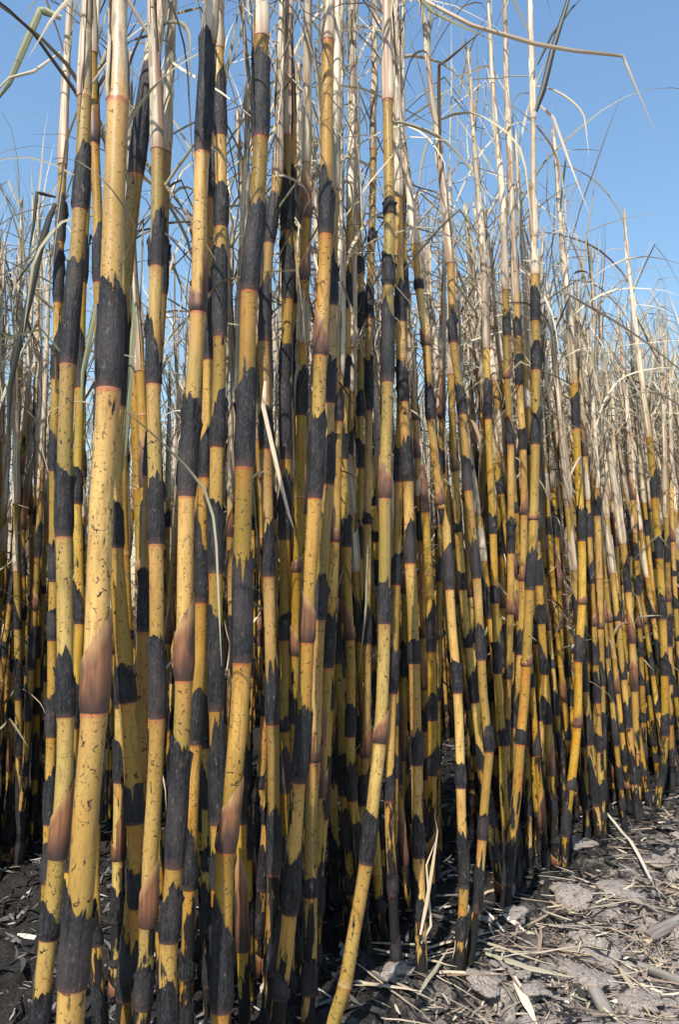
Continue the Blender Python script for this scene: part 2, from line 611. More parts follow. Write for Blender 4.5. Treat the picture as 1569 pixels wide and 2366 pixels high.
class Cane:
    def __init__(self, path, nodes, r, rng, top_s, stalk_end, sides=16):
        """nodes: list of (s, type, height); stalk_end: where the bare stalk passes into the leafy shoot; top_s: tip of the shoot"""
        self.path, self.nodes, self.r, self.rng = path, sorted(nodes), r, rng
        self.top_s, self.end, self.sides = top_s, stalk_end, sides
        self.off = rng.random(3) * 20
        self.clean = 0.0
        self.front = False

    def rad(self, s):
        s = np.asarray(s, float)
        f = np.clip(s / max(self.end, 0.1), 0, 1)
        r = self.r * (1.04 - 0.14 * f)
        g = np.clip((s - self.end) / max(self.top_s - self.end, 0.05), 0, 1)
        return r * (1 - 0.86 * g ** 0.75)

    def tube(self, s, rad, sides, t=None, close_top=True):
        c = self.path.at(s)
        e1, e2 = self.path.frame(s)
        th = np.linspace(0, 2 * np.pi, sides, endpoint=False)
        cs, sn = np.cos(th), np.sin(th)
        V = c[:, None, :] + rad[:, None, None] * (e1[:, None, :] * cs[None, :, None] + e2[:, None, :] * sn[None, :, None])
        rest = np.stack([rad[:, None] * cs, rad[:, None] * sn, np.broadcast_to(s[:, None], (len(s), sides))], -1)
        mix = np.zeros((len(s), sides, 3))
        mix[..., 0] = (t if t is not None else 0 * s)[:, None]
        mix[..., 1] = s[:, None] + self.clean
        mix[..., 2] = np.clip((s - self.end) / 0.06, 0, 1)[:, None]
        V, rest, mix = V.reshape(-1, 3), rest.reshape(-1, 3) + self.off, mix.reshape(-1, 3)
        return V, grid_faces(len(s), sides, True), rest, mix

    def stalk(self):
        ns = [0.0] + [n[0] for n in self.nodes if n[0] < self.top_s - 0.03]
        ns.append(self.top_s)
        S, T, R = [], [], []
        for a, b in zip(ns[:-1], ns[1:]):
            if b - a < 0.02:
                continue
            for t, k in (((0.0, 1.03), (0.5, 0.98), (0.985, 1.05)) if self.sides < 8 else
                         ((0.0, 1.055), (0.025, 1.02), (0.1, 0.985), (0.35, 0.975), (0.65, 0.98), (0.9, 1.0), (0.965, 1.03), (0.982, 1.065), (0.995, 1.075))):
                s = a + t * (b - a)
                S.append(s)
                T.append(t)
                R.append(self.rad(s) * (1 + (k - 1) * (1 if b < self.top_s else 0.2)))
        S.append(self.top_s)
        T.append(0.5)
        R.append(0.0012)
        return self.tube(np.array(S), np.array(R), self.sides, np.array(T))

    def sheath(self, s0, typ, h, cols=None, rows=6):
        rng = self.rng
        cols = cols or (self.sides + 5 if self.sides < 18 else 34)
        th = np.linspace(0, 2 * np.pi, cols) + rng.uniform(0, 2 * np.pi)
        d = np.linspace(0, 2 * np.pi, cols)
        phi = rng.uniform(0.5, 5.8)
        if self.front:                             # the side seen in the photograph carries the tall tongue
            turn = rng.uniform(-1.1, 1.1) if typ != 'n' else rng.choice([-1, 1]) * rng.uniform(1.1, 1.9)
            th = d - np.pi / 2 + turn - phi
        lob = 0.5 + 0.5 * np.cos(d - phi)
        if typ == 'b':
            side = rng.random()
            lo = rng.uniform(0.10, 0.35) if side < (0.2 if self.front else 0.42) else rng.uniform(0.5, 0.85)
            hh = h * (lo + (1 - lo) * lob ** rng.uniform(0.6, 1.7))
            hh *= 1 + 0.22 * (fbm(d * 0.9 + rng.uniform(0, 90), d * 0 + rng.uniform(0, 90), 2) - 0.5) * 2
            hh += h * rng.choice([0.04, 0.10, 0.22]) * (rng.random(cols) - 0.5)
            for k in rng.integers(0, cols, rng.integers(1, 6)):
                hh[k] += rng.uniform(-0.28, 0.25) * h
        elif typ == 'n':
            hh = h * (0.22 + 0.78 * (1 - np.abs(d - phi) / max(phi, 2 * np.pi - phi)) ** 1.5)
            hh += h * 0.03 * rng.random(cols)
        else:
            cov = rng.uniform(0.55, 1.0)
            th = th[0] + (th - th[0]) * cov
            hh = h * (0.50 + 0.50 * lob ** 1.5)
            hh += h * 0.16 * rng.random(cols) ** 2
        hh = np.clip(hh, 0.012, None)
        fr = np.linspace(0, 1, rows)
        S = s0 - 0.002 + fr[:, None] * hh[None, :]
        base_off = 0.0022 if typ != 'p' else 0.0030
        off = base_off * (1 - 0.55 * fr)[:, None] + 0.0012 + 0.0006 * d[None, :] / 6.28
        off[0, :] *= 0.35
        tip = np.zeros(cols)
        if typ == 'b':
            tip = (rng.random(cols) < 0.22) * rng.uniform(0.001, 0.006, cols)
        if typ == 'p':
            tip = rng.uniform(-0.0005, 0.003, cols) + rng.uniform(0, 0.006) * (np.abs(d - phi) < 0.7)
        off[-1, :] += tip
        R = self.rad(S) + off
        c = self.path.at(S)
        e1, e2 = self.path.frame(S)
        V = c + R[..., None] * (e1 * np.cos(th)[None, :, None] + e2 * np.sin(th)[None, :, None])
        rest = np.stack([R * np.cos(th), R * np.sin(th), S], -1) + rng.random(3) * 20
        mix = np.zeros((rows, cols, 3))
        mix[..., 0] = fr[:, None]
        mix[..., 1] = S
        mix[..., 2] = rng.random()
        return V.reshape(-1, 3), grid_faces(rows, cols, False), rest.reshape(-1, 3), mix.reshape(-1, 3)

    def top_nodes(self):
        """pale sheaths that overlap up the leafy shoot"""
        out = []
        s = max([n[0] for n in self.nodes] + [0.3])
        s = max(s, self.end - 0.15)
        while s < self.top_s - 0.14:
            s += self.rng.uniform(0.10, 0.17)
            out.append((s, 'p', min(self.rng.uniform(0.22, 0.42), self.top_s - s + 0.06)))
        return out

    def leaf(self, s, kind, rng, width=None, length=None):
        """a dry blade that leaves the shoot at s"""
        az = rng.uniform(0, 2 * np.pi)
        L = length or dict(arch=rng.uniform(0.45, 0.9), up=rng.uniform(0.3, 0.7), kink=rng.uniform(0.4, 0.8), curl=rng.uniform(0.25, 0.6), hang=rng.uniform(0.3, 0.6))[kind]
        W = width or (rng.uniform(0.004, 0.010) if kind in ('arch', 'up', 'kink', 'hang') else rng.uniform(0.0025, 0.005))
        p0 = self.path.at(np.array(s)) + np.array([np.cos(az), np.sin(az), 0]) * float(self.rad(s)) * 0.7
        return ribbon(p0, az, L, W, kind, rng, 11 if self.sides > 8 else 8)


def sweep(P, W, rng, fold=0.35, roll=None, ref=None):
    """ribbon of folded cross-section along points P with widths W"""
    P = np.asarray(P, float)
    T = np.gradient(P, axis=0)
    T /= np.linalg.norm(T, axis=1, keepdims=True) + 1e-9
    a = rng.uniform(0, np.pi)
    ref = np.array([np.cos(a), np.sin(a), 0.15]) if ref is None else np.asarray(ref, float)
    sd = np.cross(T, ref)
    sd /= np.linalg.norm(sd, axis=1, keepdims=True) + 1e-9
    nm = np.cross(sd, T)
    tw = np.linspace(0, rng.uniform(-2.5, 2.5) if roll is None else roll, len(P))[:, None]
    s2 = sd * np.cos(tw) + nm * np.sin(tw)
    n2 = np.cross(s2, T)
    W = np.asarray(W)[:, None]
    A, B, D = P - s2 * W / 2 + n2 * W * fold, P, P + s2 * W / 2 + n2 * W * fold
    V = np.stack([A, B, D], 1)
    L = np.concatenate([[0], np.cumsum(np.linalg.norm(np.diff(P, axis=0), axis=1))])
    u = np.broadcast_to(np.array([-0.5, 0, 0.5]), (len(P), 3)) * W
    rest = np.stack([u, u * 0, np.broadcast_to(L[:, None], u.shape)], -1) + rng.random(3) * 20
    mix = np.zeros((len(P), 3, 3))
    mix[..., 0] = (L / L[-1])[:, None]
    mix[..., 2] = rng.random()
    return V.reshape(-1, 3), grid_faces(len(P), 3, False), rest.reshape(-1, 3), mix.reshape(-1, 3)


def ribbon(p0, az, L, W, kind, rng, n=11):
    P, p = [np.array(p0)], np.array(p0, float)
    el = dict(arch=rng.uniform(0.9, 1.35), up=rng.uniform(1.15, 1.5), kink=rng.uniform(0.7, 1.3), curl=rng.uniform(0.3, 1.3), hang=rng.uniform(-0.4, 0.6))[kind]
    ds = L / (n - 1)
    kat = rng.integers(3, n - 2)
    cz, ce = rng.uniform(-0.5, 0.5), rng.uniform(-0.35, 0.15)
    for i in range(1, n):
        if kind == 'arch':
            el -= rng.uniform(0.05, 0.32) * (0.4 + i / n)
            az += rng.uniform(-0.12, 0.12)
        elif kind == 'up':
            el -= rng.uniform(-0.06, 0.10)
            az += rng.uniform(-0.15, 0.15)
        elif kind == 'kink':
            el -= rng.uniform(-0.02, 0.08)
            if i == kat:
                el -= rng.uniform(0.9, 2.0)
                az += rng.uniform(-0.9, 0.9)
        elif kind == 'curl':
            el += ce + rng.uniform(-0.25, 0.25)
            az += cz + rng.uniform(-0.3, 0.3)
        else:
            el -= rng.uniform(0.05, 0.4)
            el = max(el, -1.5)
        p = p + ds * np.array([np.cos(az) * np.cos(el), np.sin(az) * np.cos(el), np.sin(el)])
        P.append(p.copy())
    t = np.linspace(0, 1, n)
    w = W * np.clip(0.55 + 1.6 * t, 0, 1) * np.clip(1.15 * (1 - t ** 2.2), 0.06, 1)
    return sweep(P, w, rng, fold=rng.uniform(0.15, 0.5))


def mesh_of(name, g, mat):
    V, F, rest, mix = g
    return build(name, V, F, [mat], None, rest, mix)


LEAF_KINDS = ['arch', 'up', 'kink', 'curl', 'curl', 'up', 'up', 'kink', 'up', 'curl', 'hang']


def leaf_plan(cane, rng, n_top, n_low):
    out = []
    for k in range(n_top):
        s = rng.uniform(cane.end + 0.35 * (cane.top_s - cane.end), cane.top_s)
        out.append((cane.leaf(s, LEAF_KINDS[rng.integers(0, len(LEAF_KINDS))], rng), s))
    for k in range(n_low):
        s = rng.uniform(max(cane.end - 0.75, 0.5), cane.end + 0.3)
        out.append((cane.leaf(s, ['curl', 'hang', 'kink', 'curl'][rng.integers(0, 4)], rng, length=rng.uniform(0.12, 0.4)), s))
    return out


# ------------------------------------------------------------------ the canes one can follow in the photograph
# key: (points x,y from the foot up in photo pixels, width in px, depth in m or None, nodes "y type tip", label)
T = {}
T['a'] = ([(93, 2366), (132, 1986), (149, 1766), (148, 1518), (143, 1180), (150, 834), (176, 472), (185, 205), (190, 0)], 38, 1.26,
          '1978n1790 1653b1510 1237b1055 834b600 472b310 205p-60',
          'yellow cane leaning left at its foot, beside the thickest foremost cane')
T['b'] = ([(165, 2366), (170, 2270), (193, 1986), (203, 1766), (215, 1643), (227, 1180), (243, 889), (248, 600), (260, 203), (262, 0)], 59, 0.97,
          '2273b2070 1643n1400 889b658 205p-60',
          'thickest foremost cane, brown sheath at middle height and a pale pink top')
T['c'] = ([(318, 2150), (305, 1790), (284, 1484), (268, 1270), (268, 1080), (282, 800), (309, 507), (345, 230), (388, 0)], 38, 1.45,
          '1900b1800 1620b1530 1265b1150 940b700 417b110',
          'slanting cane leaning right behind the thickest foremost cane, long charred band on top')
T['e'] = ([(278, 2366), (301, 2104), (314, 1900), (325, 1780), (326, 1586), (333, 1457), (345, 1150), (360, 900), (374, 683), (384, 400), (402, 0)], 30, 1.52,
          '2310b2150 1900n1770 1457b1312 1100b1000 683b470 360p100',
          'slim cane whose foot crosses behind the leaning canes, heavily scratched yellow middle')
T['f'] = ([(330, 2366), (343, 2134), (348, 1969), (358, 1800), (362, 1657), (360, 1417), (358, 1254), (350, 881), (355, 605), (357, 304), (345, 34), (343, 0)], 35, 1.33,
          '2320b2215 2134n1976 1657b1467 1254b1083 881b725 605b473 330p60',
          'straight cane with four grey charred bands, second clear cane right of the thickest one')
T['g'] = ([(390, 2366), (389, 2205), (402, 1999), (416, 1766), (424, 1569), (429, 1180), (443, 928), (456, 717), (460, 473), (465, 345), (483, 34), (488, 0)], 39, 1.25,
          '1999b1707 1569n1369 1144b908 717n560 345b74',
          'stout cane with a tall pitch black band near the top edge and orange streaks below')
T['h'] = ([(430, 2366), (439, 2087), (443, 1900), (450, 1717), (460, 1518), (463, 1390), (470, 1097), (478, 823), (474, 541), (487, 300), (500, 0)], 29, 1.55,
          '2250b2190 2048b1895 1717b1596 1390b1207 1099b985 823b600 440b300 200p0',
          'slender cane hugging the right side of the stout black topped cane')
T['i'] = ([(478, 2000), (473, 1726), (468, 1560), (485, 1200), (490, 900)], 20, 1.75, '1726b1600 1500b1400 1240b1120 1000b900',
          'thin cane half hidden between the stout black topped cane and the dark cane')
T['j'] = ([(508, 2200), (500, 1700), (497, 1450), (497, 1097), (504, 860), (504, 690), (507, 440), (504, 297), (496, 0)], 33, 1.45,
          '1900b1650 1640b1420 1322b1131 1029b894 771b560 512b420 297b135 90p-100',
          'darkest shaded cane with long black bands, left of the tall central cane')
T['l'] = ([(510, 2366), (518, 2036), (522, 1960), (547, 1721), (559, 1528), (560, 1248), (564, 1077), (572, 793), (576, 671), (598, 406), (601, 316), (603, 0)], 42, 1.27,
          '2330b2070 1962n1785 1528b1275 1077b847 671b473 316b128',
          'tall stout central cane with bright yellow joints and broad charred bands, foot bent left')
T['m'] = ([(622, 2366), (632, 2070), (632, 1800), (630, 1672), (623, 1450), (620, 1330), (615, 1097), (609, 860), (608, 781), (618, 560), (632, 450), (637, 394), (648, 0)], 28, 1.62,
          '2240b2100 2014b1864 1672b1535 1330b1210 1033b915 781b630 548b430 394p100',
          'straight slim cane just right of the tall central cane, pale bundled top')
T['n'] = ([(664, 1960), (656, 1690), (659, 1586), (660, 1477), (659, 1246), (662, 1062), (659, 876), (667, 698), (662, 473), (668, 200), (672, 0)], 26, 1.72,
          '1687b1650 1477b1420 1246b1090 1062b880 876b800 698b560 544b400 330p20',
          'shaded cane with nearly black upper half behind the slim pale topped cane')
T['o'] = ([(690, 1900), (690, 1650), (699, 1281), (700, 1188), (692, 1029), (692, 943), (691, 710), (682, 548), (673, 240), (668, 0)], 26, 1.75,
          '1640b1560 1480b1380 1188n1060 943b752 710n600 548b395 300p40',
          'cane with one long shiny black band, behind the left side of the leaning middle cane')
T['p'] = ([(640, 2366), (659, 2205), (669, 2111), (679, 1969), (689, 1805), (699, 1721), (709, 1481), (714, 1349), (728, 1151), (741, 827), (753, 554), (758, 122), (763, 0)], 33, 1.48,
          '2310b2230 2111b1950 1805b1630 1481n1332 1151b942 827n705 554b412 122p-90',
          'middle cane leaning right from a dark olive foot, brown pointed sheath halfway up')
T['q'] = ([(711, 2366), (718, 2172), (718, 2067), (719, 1867), (726, 1758), (735, 1480), (757, 1117), (760, 928), (770, 500), (778, 100), (780, 0)], 29, 1.62,
          '2290b2200 2067b2020 1758n1640 1430b1330 1117b1000 928b820 700b600 430p200',
          'cane with a short neat black ring low down, between middle cane and bent cane')
T['r'] = ([(812, 2100), (804, 1935), (794, 1834), (790, 1653), (780, 1532), (773, 1317), (778, 1020), (783, 827), (782, 400), (789, 0)], 20, 2.0,
          '1836b1740 1532b1330 1317b1190 1060b960 884b820 727b670 480p200',
          'thin dark cane in the shade right of the middle cane')
T['s'] = ([(828, 1950), (811, 1800), (811, 1552), (809, 1477), (802, 1349), (801, 1263), (793, 1040), (800, 800), (812, 400), (815, 0)], 21, 1.95,
          '1700b1620 1477n1373 1263b1190 1062b990 900b830 720b640 500p250',
          'thin cane with a brown flame shaped sheath, left of the bent cane')
T['t'] = ([(767, 2366), (797, 2270), (814, 2172), (846, 1991), (868, 1800), (878, 1714), (887, 1518), (890, 1248), (890, 1148), (895, 962), (897, 877), (899, 651), (902, 483), (897, 169), (895, 0)], 29, 1.60,
          '2270b2262 1991b1861 1714n1620 1439b1335 1148n1046 877b695 651b571 483b450 211p-80',
          'bent cane whose bare orange foot slants left across the bottom edge')
T['u'] = ([(973, 2232), (970, 2121), (966, 1950), (963, 1765), (958, 1532), (953, 1383), (949, 1300), (944, 1109), (934, 923), (927, 735), (921, 400), (919, 0)], 26, 1.86,
          '2121b2070 1976b1880 1765b1680 1532b1474 1300b1210 1109b995 923b833 735b650 440p200',
          'olive cane with its blackened foot on open ground, just right of the bent cane')
T['v'] = ([(916, 2232), (912, 2172), (905, 2003), (899, 1867), (903, 1700), (915, 1400), (925, 1000), (935, 700), (930, 300), (935, 0)], 21, 1.88,
          '2060b2005 1847b1785 1600b1500 1350b1270 1110b1030 900b850 700b600 480p200',
          'thin orange cane behind the bent cane, foot on open ground')
T['w'] = ([(834, 1918), (842, 1790), (848, 1620), (848, 1486), (849, 1209), (853, 945), (853, 729), (860, 548), (866, 203), (868, 0)], 19, 2.0,
          '1748n1660 1486b1380 1209b1180 945b827 729b650 548b520 330p40',
          'thin straight cane left of the bent cane with narrow brown sheath low down')
T['x'] = ([(836, 1950), (833, 1500), (833, 1097), (833, 781), (834, 630), (826, 405), (815, 150), (812, 0)], 18, 2.2,
          '1740b1640 1500b1400 1290b1200 1080b1010 960b900 781b671 630b590 499p250',
          'thin cane with a deep black band high up, left of the pale topped thin cane')
T['za'] = ([(1165, 2097), (1185, 1901), (1194, 1834), (1202, 1717), (1212, 1619), (1217, 1538), (1226, 1362), (1233, 1264), (1238, 1131), (1243, 850), (1242, 735), (1239, 405), (1239, 257), (1233, 0)], 22, 2.22,
           '2040b1905 1717b1680 1538n1500 1362b1264 1200n1175 1024b950 850b785 735b654 627p560 537p420 257p120',
           'tallest lone cane standing up into the sky on the right, dark blade at its top')
T['zb'] = ([(1060, 2232), (1072, 2047), (1067, 1901), (1065, 1817), (1062, 1687), (1055, 1560), (1043, 1417), (1030, 1180), (1020, 1165), (997, 967), (986, 796), (970, 664), (959, 554), (943, 405), (925, 250)], 21, 1.88,
           '2047b1910 1817b1750 1599b1527 1360b1260 1165n1080 967b885 796n752 664b640 560p380',
           'long cane leaning left as it rises from a frayed stump on open ground')
T['zc'] = ([(1084, 2226), (1104, 2053), (1114, 1935), (1121, 1834), (1130, 1734), (1118, 1619), (1113, 1523), (1103, 1334), (1091, 1214), (1084, 1131), (1072, 953), (1050, 786), (1043, 600), (1015, 300), (1000, 200)], 20, 1.92,
           '2100b2000 1935b1880 1734b1670 1523b1447 1334b1244 1131b1053 953b881 786b705 600p350',
           'second leaning cane rising beside the frayed stump on open ground')
T['zd'] = ([(1166, 2095), (1172, 1986), (1162, 1810), (1162, 1721), (1153, 1619), (1148, 1484), (1145, 1393), (1143, 1280), (1140, 1200), (1131, 965), (1128, 827), (1121, 590), (1100, 300)], 18, 2.27,
           '1990b1880 1721b1680 1555b1480 1393b1350 1232b1180 965b867 800p560',
           'cane with black topped yellow joints behind the foot of the tallest lone cane')
T['ze'] = ([(1178, 2040), (1170, 1800), (1172, 1653), (1174, 1567), (1179, 1418), (1179, 1278), (1177, 1029), (1168, 881), (1167, 783), (1163, 691), (1155, 473), (1141, 338), (1130, 200)], 17, 2.4,
           '1900b1800 1720b1660 1567b1525 1418n1365 1278b1200 1029b960 881n830 783b735 680p500',
           'cane just left of the tallest lone cane, pale sheath from shoulder height')
T['zf'] = ([(1196, 2020), (1188, 1750), (1202, 1511), (1206, 1417), (1207, 1342), (1209, 1190), (1206, 1041), (1197, 894), (1192, 783), (1189, 710), (1175, 440), (1165, 237), (1157, 0)], 17, 2.45,
           '1860b1760 1680b1600 1511b1450 1342n1280 1190n1120 1041b990 894b823 783b735 710p440',
           'second tall pale topped cane, crossing close beside the tallest lone cane')
T['zg'] = ([(1304, 1986), (1310, 1884), (1327, 1755), (1334, 1679), (1337, 1602), (1337, 1528), (1346, 1396), (1346, 1249), (1340, 1120), (1334, 996), (1329, 884), (1321, 759), (1310, 641), (1296, 480)], 19, 2.67,
           '1930b1850 1822b1795 1679n1630 1528b1464 1396n1332 1249b1170 989b914 884p600',
           'cane leaning right from a dark foot at the field edge, pale bare top')
T['zh'] = ([(1234, 1976), (1236, 1918), (1240, 1822), (1250, 1721), (1250, 1663), (1246, 1552), (1239, 1488), (1232, 1300), (1225, 1000), (1215, 700), (1200, 500)], 16, 2.72,
           '1900b1870 1822b1760 1663b1615 1488b1417 1330b1270 1180b1120 1010b940 860p600',
           'cane standing between the tallest lone cane and the edge cane that leans right')
T['zi'] = ([(1520, 1862), (1530, 1790), (1538, 1700), (1535, 1500), (1525, 1300), (1505, 1050), (1480, 850), (1455, 640)], 17, 3.4,
           '1815b1765 1700b1650 1560b1510 1430b1370 1290b1240 1150b1090 1010p850 900p700',
           'last cane at the right edge of the field, dark foot on bare soil')
T['ya'] = ([(5, 1952), (12, 1800), (24, 1653), (32, 1500), (37, 1411), (40, 1214), (44, 1053), (37, 894), (40, 640)], 17, 2.85,
           '1790b1700 1653b1600 1530b1470 1411b1355 1280b1240 1053b905 915p680',
           'cane of the second row at the far left edge with a pale top')
T['yb'] = ([(69, 1945), (76, 1817), (83, 1653), (85, 1500), (86, 1300), (90, 900), (92, 640)], 14, 2.88,
           '1800b1690 1650b1590 1520b1450 1400b1320 1290b1180 1100b930 900p680',
           'thin dark cane of the second row, second from the left edge')
T['yc'] = ([(110, 2100), (118, 1720), (119, 1478), (120, 1342), (118, 1085), (120, 869), (123, 759), (125, 600), (130, 406), (135, 203), (143, 0)], 23, 1.75,
           '1900b1780 1700b1600 1478b1410 1342b1250 1085b990 869b753 688b560 544b440 360p100 230p-60',
           'cane left of the thick group with a pale striped top against the sky')
T['yd'] = ([(160, 2000), (168, 1700), (178, 1500), (181, 1439), (176, 1248), (172, 1161), (176, 996), (177, 889), (180, 640), (190, 400), (200, 200)], 23, 1.62,
           '1850b1740 1680b1570 1439b1330 1161b1070 889b720 640b520 420p200',
           'cane wedged behind the thickest foremost cane, pinkish black bands')
T['ye'] = ([(232, 2366), (222, 2200), (216, 2000), (225, 1600), (232, 1200), (228, 800), (224, 500), (216, 328), (213, 200), (208, 0)], 26, 1.42,
           '2180b2050 1900b1800 1650b1500 1300b1150 1000b850 650b520 328n60',
           'orange footed cane behind the thickest foremost cane, dark brown top')

cane_empties = {}


def auto_below(nodes, rng, s_min):
    """nodes for the foot of a cane that runs out of the picture"""
    out, s = [], s_min
    while s > 0.16:
        s -= rng.uniform(0.10, 0.15)
        out.append((s, 'b', rng.uniform(0.05, 0.10)))
    return out


def spec_to_cane(key, spec, rng):
    pts, w, d, ns, label = spec
    P = [at_depth(x, y, d) for x, y in pts]
    lean_y = rng.uniform(-0.06, 0.06)
    for p in P:
        p[1] += lean_y * (p[2] - 0.6) * 0.5
    # down to the soil
    a, b = P[0], P[min(1, len(P) - 1)]
    if P[0][2] > 0.02:
        dr = (a - b) / np.linalg.norm(a - b)
        dr[0] *= 0.7
        dr[1] = 0
        zt = float(ground(a[0], a[1])) - 0.03
        P.insert(0, a + dr * (a[2] - zt) / max(-dr[2], 0.4))
    P[0][2] = float(ground(P[0][0], P[0][1])) - 0.03
    # up to the tip of the shoot
    ztop = max(P[-1][2] + 0.25, rng.uniform(2.05, 2.3) if d < 2.5 else rng.uniform(1.75, 1.95))
    if key == 'za':
        ztop = 3.0
    a, b = P[-2], P[-1]
    dr = (b - a) / np.linalg.norm(b - a)
    dr[0] *= 0.6
    P.append(b + dr * (ztop - b[2]) * 0.5)
    P.append(b + dr * (ztop - b[2]))
    path = Path(P, 160)
    nodes = []
    for tok in ns.split():
        i = [k for k, ch in enumerate(tok) if ch in 'bnp'][0]
        y, typ, tip = float(tok[:i]), tok[i], float(tok[i + 1:])
        xm = np.interp(y, [q[1] for q in pts[::-1]], [q[0] for q in pts[::-1]])
        z0, z1 = at_depth(xm, y, d)[2], at_depth(xm, tip, d)[2]
        nodes.append((path.s_of_z(z0), typ, max(path.s_of_z(z1) - path.s_of_z(z0), 0.008)))
    smin = min(n[0] for n in nodes)
    nodes += auto_below(nodes, rng, smin)
    last = max(n[0] for n in nodes)
    pales = [n[0] for n in nodes if n[1] == 'p']
    end = min(pales) if pales else last + 0.2
    c = Cane(path, nodes, 0.5 * w * d / FPX, rng, path.len, max(end, 0.8), 20)
    c.nodes = sorted(c.nodes + c.top_nodes())
    c.front = True
    c.clean = 0.30 if key == 't' else 0.12 if d < 1.3 else 0.0
    return c


def add_parts(root, cane, base, leaves, leafmat=None):
    st = link('stalk', mesh_of('stalk', shift(cane.stalk(), base), M['stalk']), root)
    sh = []
    for s, typ, h in cane.nodes:
        if h > 0.012:
            sh.append((s, link('leaf_sheath', mesh_of('leaf_sheath', shift(cane.sheath(s, typ, h), base), M[typ]), root)))
    for g, s in leaves:
        own = [o for q, o in sh if q <= s + 0.02]
        link('leaf_blade', mesh_of('leaf_blade', shift(g, base), leafmat or M['leaf']), own[-1] if own else root)


def shift(g, base):
    return (g[0] - base,) + tuple(g[1:])


for i, (key, spec) in enumerate(T.items()):
    rng = np.random.default_rng(100 + i)
    c = spec_to_cane(key, spec, rng)
    base = c.path.at(np.array(0.03))
    root = link('sugar_cane', None, loc=base)
    tag(root, spec[4], 'sugar cane', 'burnt canes of the near row')
    add_parts(root, c, base, leaf_plan(c, rng, int(rng.integers(6, 10)), int(rng.integers(1, 4))))
    cane_empties[key] = (root, base, c)


def traced_leaf(key, pts, d, wpx, mat, seed, roll=0.5, dd=0.0):
    """a blade followed in the photograph, fixed to the cane it grows from"""
    root, base, c = cane_empties[key]
    rng = np.random.default_rng(seed)
    P = [at_depth(x, y, d + dd * k / (len(pts) - 1)) for k, (x, y) in enumerate(pts)]
    n = 6
    Q = []
    for a, b in zip(P[:-1], P[1:]):
        Q += [a + (b - a) * f for f in np.linspace(0, 1, n, endpoint=False)]
    Q.append(P[-1])
    t = np.linspace(0, 1, len(Q))
    w = wpx * d / FPX * np.clip(0.6 + 2 * t, 0, 1) * np.clip(1.1 * (1 - t ** 3), 0.08, 1)
    o = link('leaf_blade', mesh_of('leaf_blade', shift(sweep(Q, w, rng, 0.3, roll, (0.1, 1.0, 0.25)), base), M[mat]), root)
    return o


traced_leaf('u', [(920, -95), (985, 2), (1090, 58), (1240, 102), (1330, 118), (1440, 130), (1475, 215), (1521, 318)], 1.88, 10, 'cream', 1, -0.9)
traced_leaf('u', [(922, -60), (1000, 25), (1060, 55), (1165, 105)], 1.90, 10, 'green', 2)
traced_leaf('za', [(1239, 257), (1256, 205), (1278, 110), (1314, -5), (1330, -80)], 2.20, 15, 'black', 3)
traced_leaf('za', [(1242, 150), (1275, 80), (1320, 20), (1350, -10)], 2.24, 7, 'black', 4)
traced_leaf('za', [(1244, 240), (1280, 270), (1320, 380), (1362, 492)], 2.26, 7, 'cream', 5)
traced_leaf('yc', [(126, 470), (112, 500), (90, 575), (66, 690), (40, 800), (20, 900), (18, 985), (19, 1050)], 1.72, 17, 'black', 6)
traced_leaf('yc', [(128, 455), (84, 444), (76, 520), (64, 600)], 1.73, 9, 'black', 7)
traced_leaf('c', [(300, 660), (308, 750), (300, 880), (288, 1040), (276, 1130)], 1.40, 13, 'green', 8)
traced_leaf('ye', [(221, 700), (207, 780), (190, 860), (186, 960)], 1.40, 11, 'green', 9)
traced_leaf('yc', [(140, 40), (90, 20), (60, 90), (20, 190), (-20, 250)], 1.76, 20, 'green', 10)
traced_leaf('yc', [(138, 120), (75, 165), (20, 180), (-30, 230)], 1.76, 8, 'leaf', 11)
traced_leaf('m', [(612, 880), (608, 940), (640, 1080), (668, 1190), (682, 1230)], 1.60, 10, 'cream', 12)
traced_leaf('w', [(850, 1260), (846, 1400), (838, 1480), (828, 1560)], 1.97, 5, 'leaf', 13)
traced_leaf('p', [(760, 640), (740, 740), (720, 800)], 1.47, 5, 'leaf', 14)
traced_leaf('u', [(972, 2160), (985, 2090), (1000, 1990), (1010, 1920), (1004, 1880)], 1.80, 8, 'cream', 15, 1.5)
traced_leaf('u', [(974, 2180), (996, 2140), (985, 2000), (1008, 1940)], 1.82, 5, 'leaf', 16)

# ------------------------------------------------------------------ more canes: a few grown by rule, then copied
def grow(rng, sides=12, height=None):
    """a whole cane on its own foot, in local coordinates"""
    H = height or rng.uniform(1.82, 2.22)
    lx, ly, b1, b2 = rng.normal(0, 0.028, 4)
    z = np.linspace(-0.03, H, 7)
    P = np.stack([lx * z + b1 * np.sin(z * 1.6), ly * z + b2 * np.sin(z * 1.4), z], 1)
    path = Path(P, 70)
    end = H * rng.uniform(0.60, 0.80)
    nodes, s = [], 0.05
    gap = rng.uniform(0.14, 0.22)
    while s < end:
        f = s / end
        u = rng.random()
        if f > 0.80 and u < 0.6:
            typ = 'p'
        elif u < 0.74:
            typ = 'b'
        elif u < 0.90:
            typ = 'n'
        else:
            typ = '-'
        g = gap * rng.uniform(0.8, 1.2) * (0.55 if s < 0.15 else 1)
        h = g * (rng.uniform(0.8, 1.3) if typ == 'p' else rng.uniform(0.55, 0.95) if typ == 'n' else rng.uniform(0.32, 0.82))
        if typ != '-':
            nodes.append((s, typ, h))
        else:
            nodes.append((s, 'b', 0.01))
        s += g
    c = Cane(path, nodes, rng.uniform(0.0100, 0.0142), rng, path.len, end, sides)
    c.nodes = sorted(c.nodes + c.top_nodes())
    return c


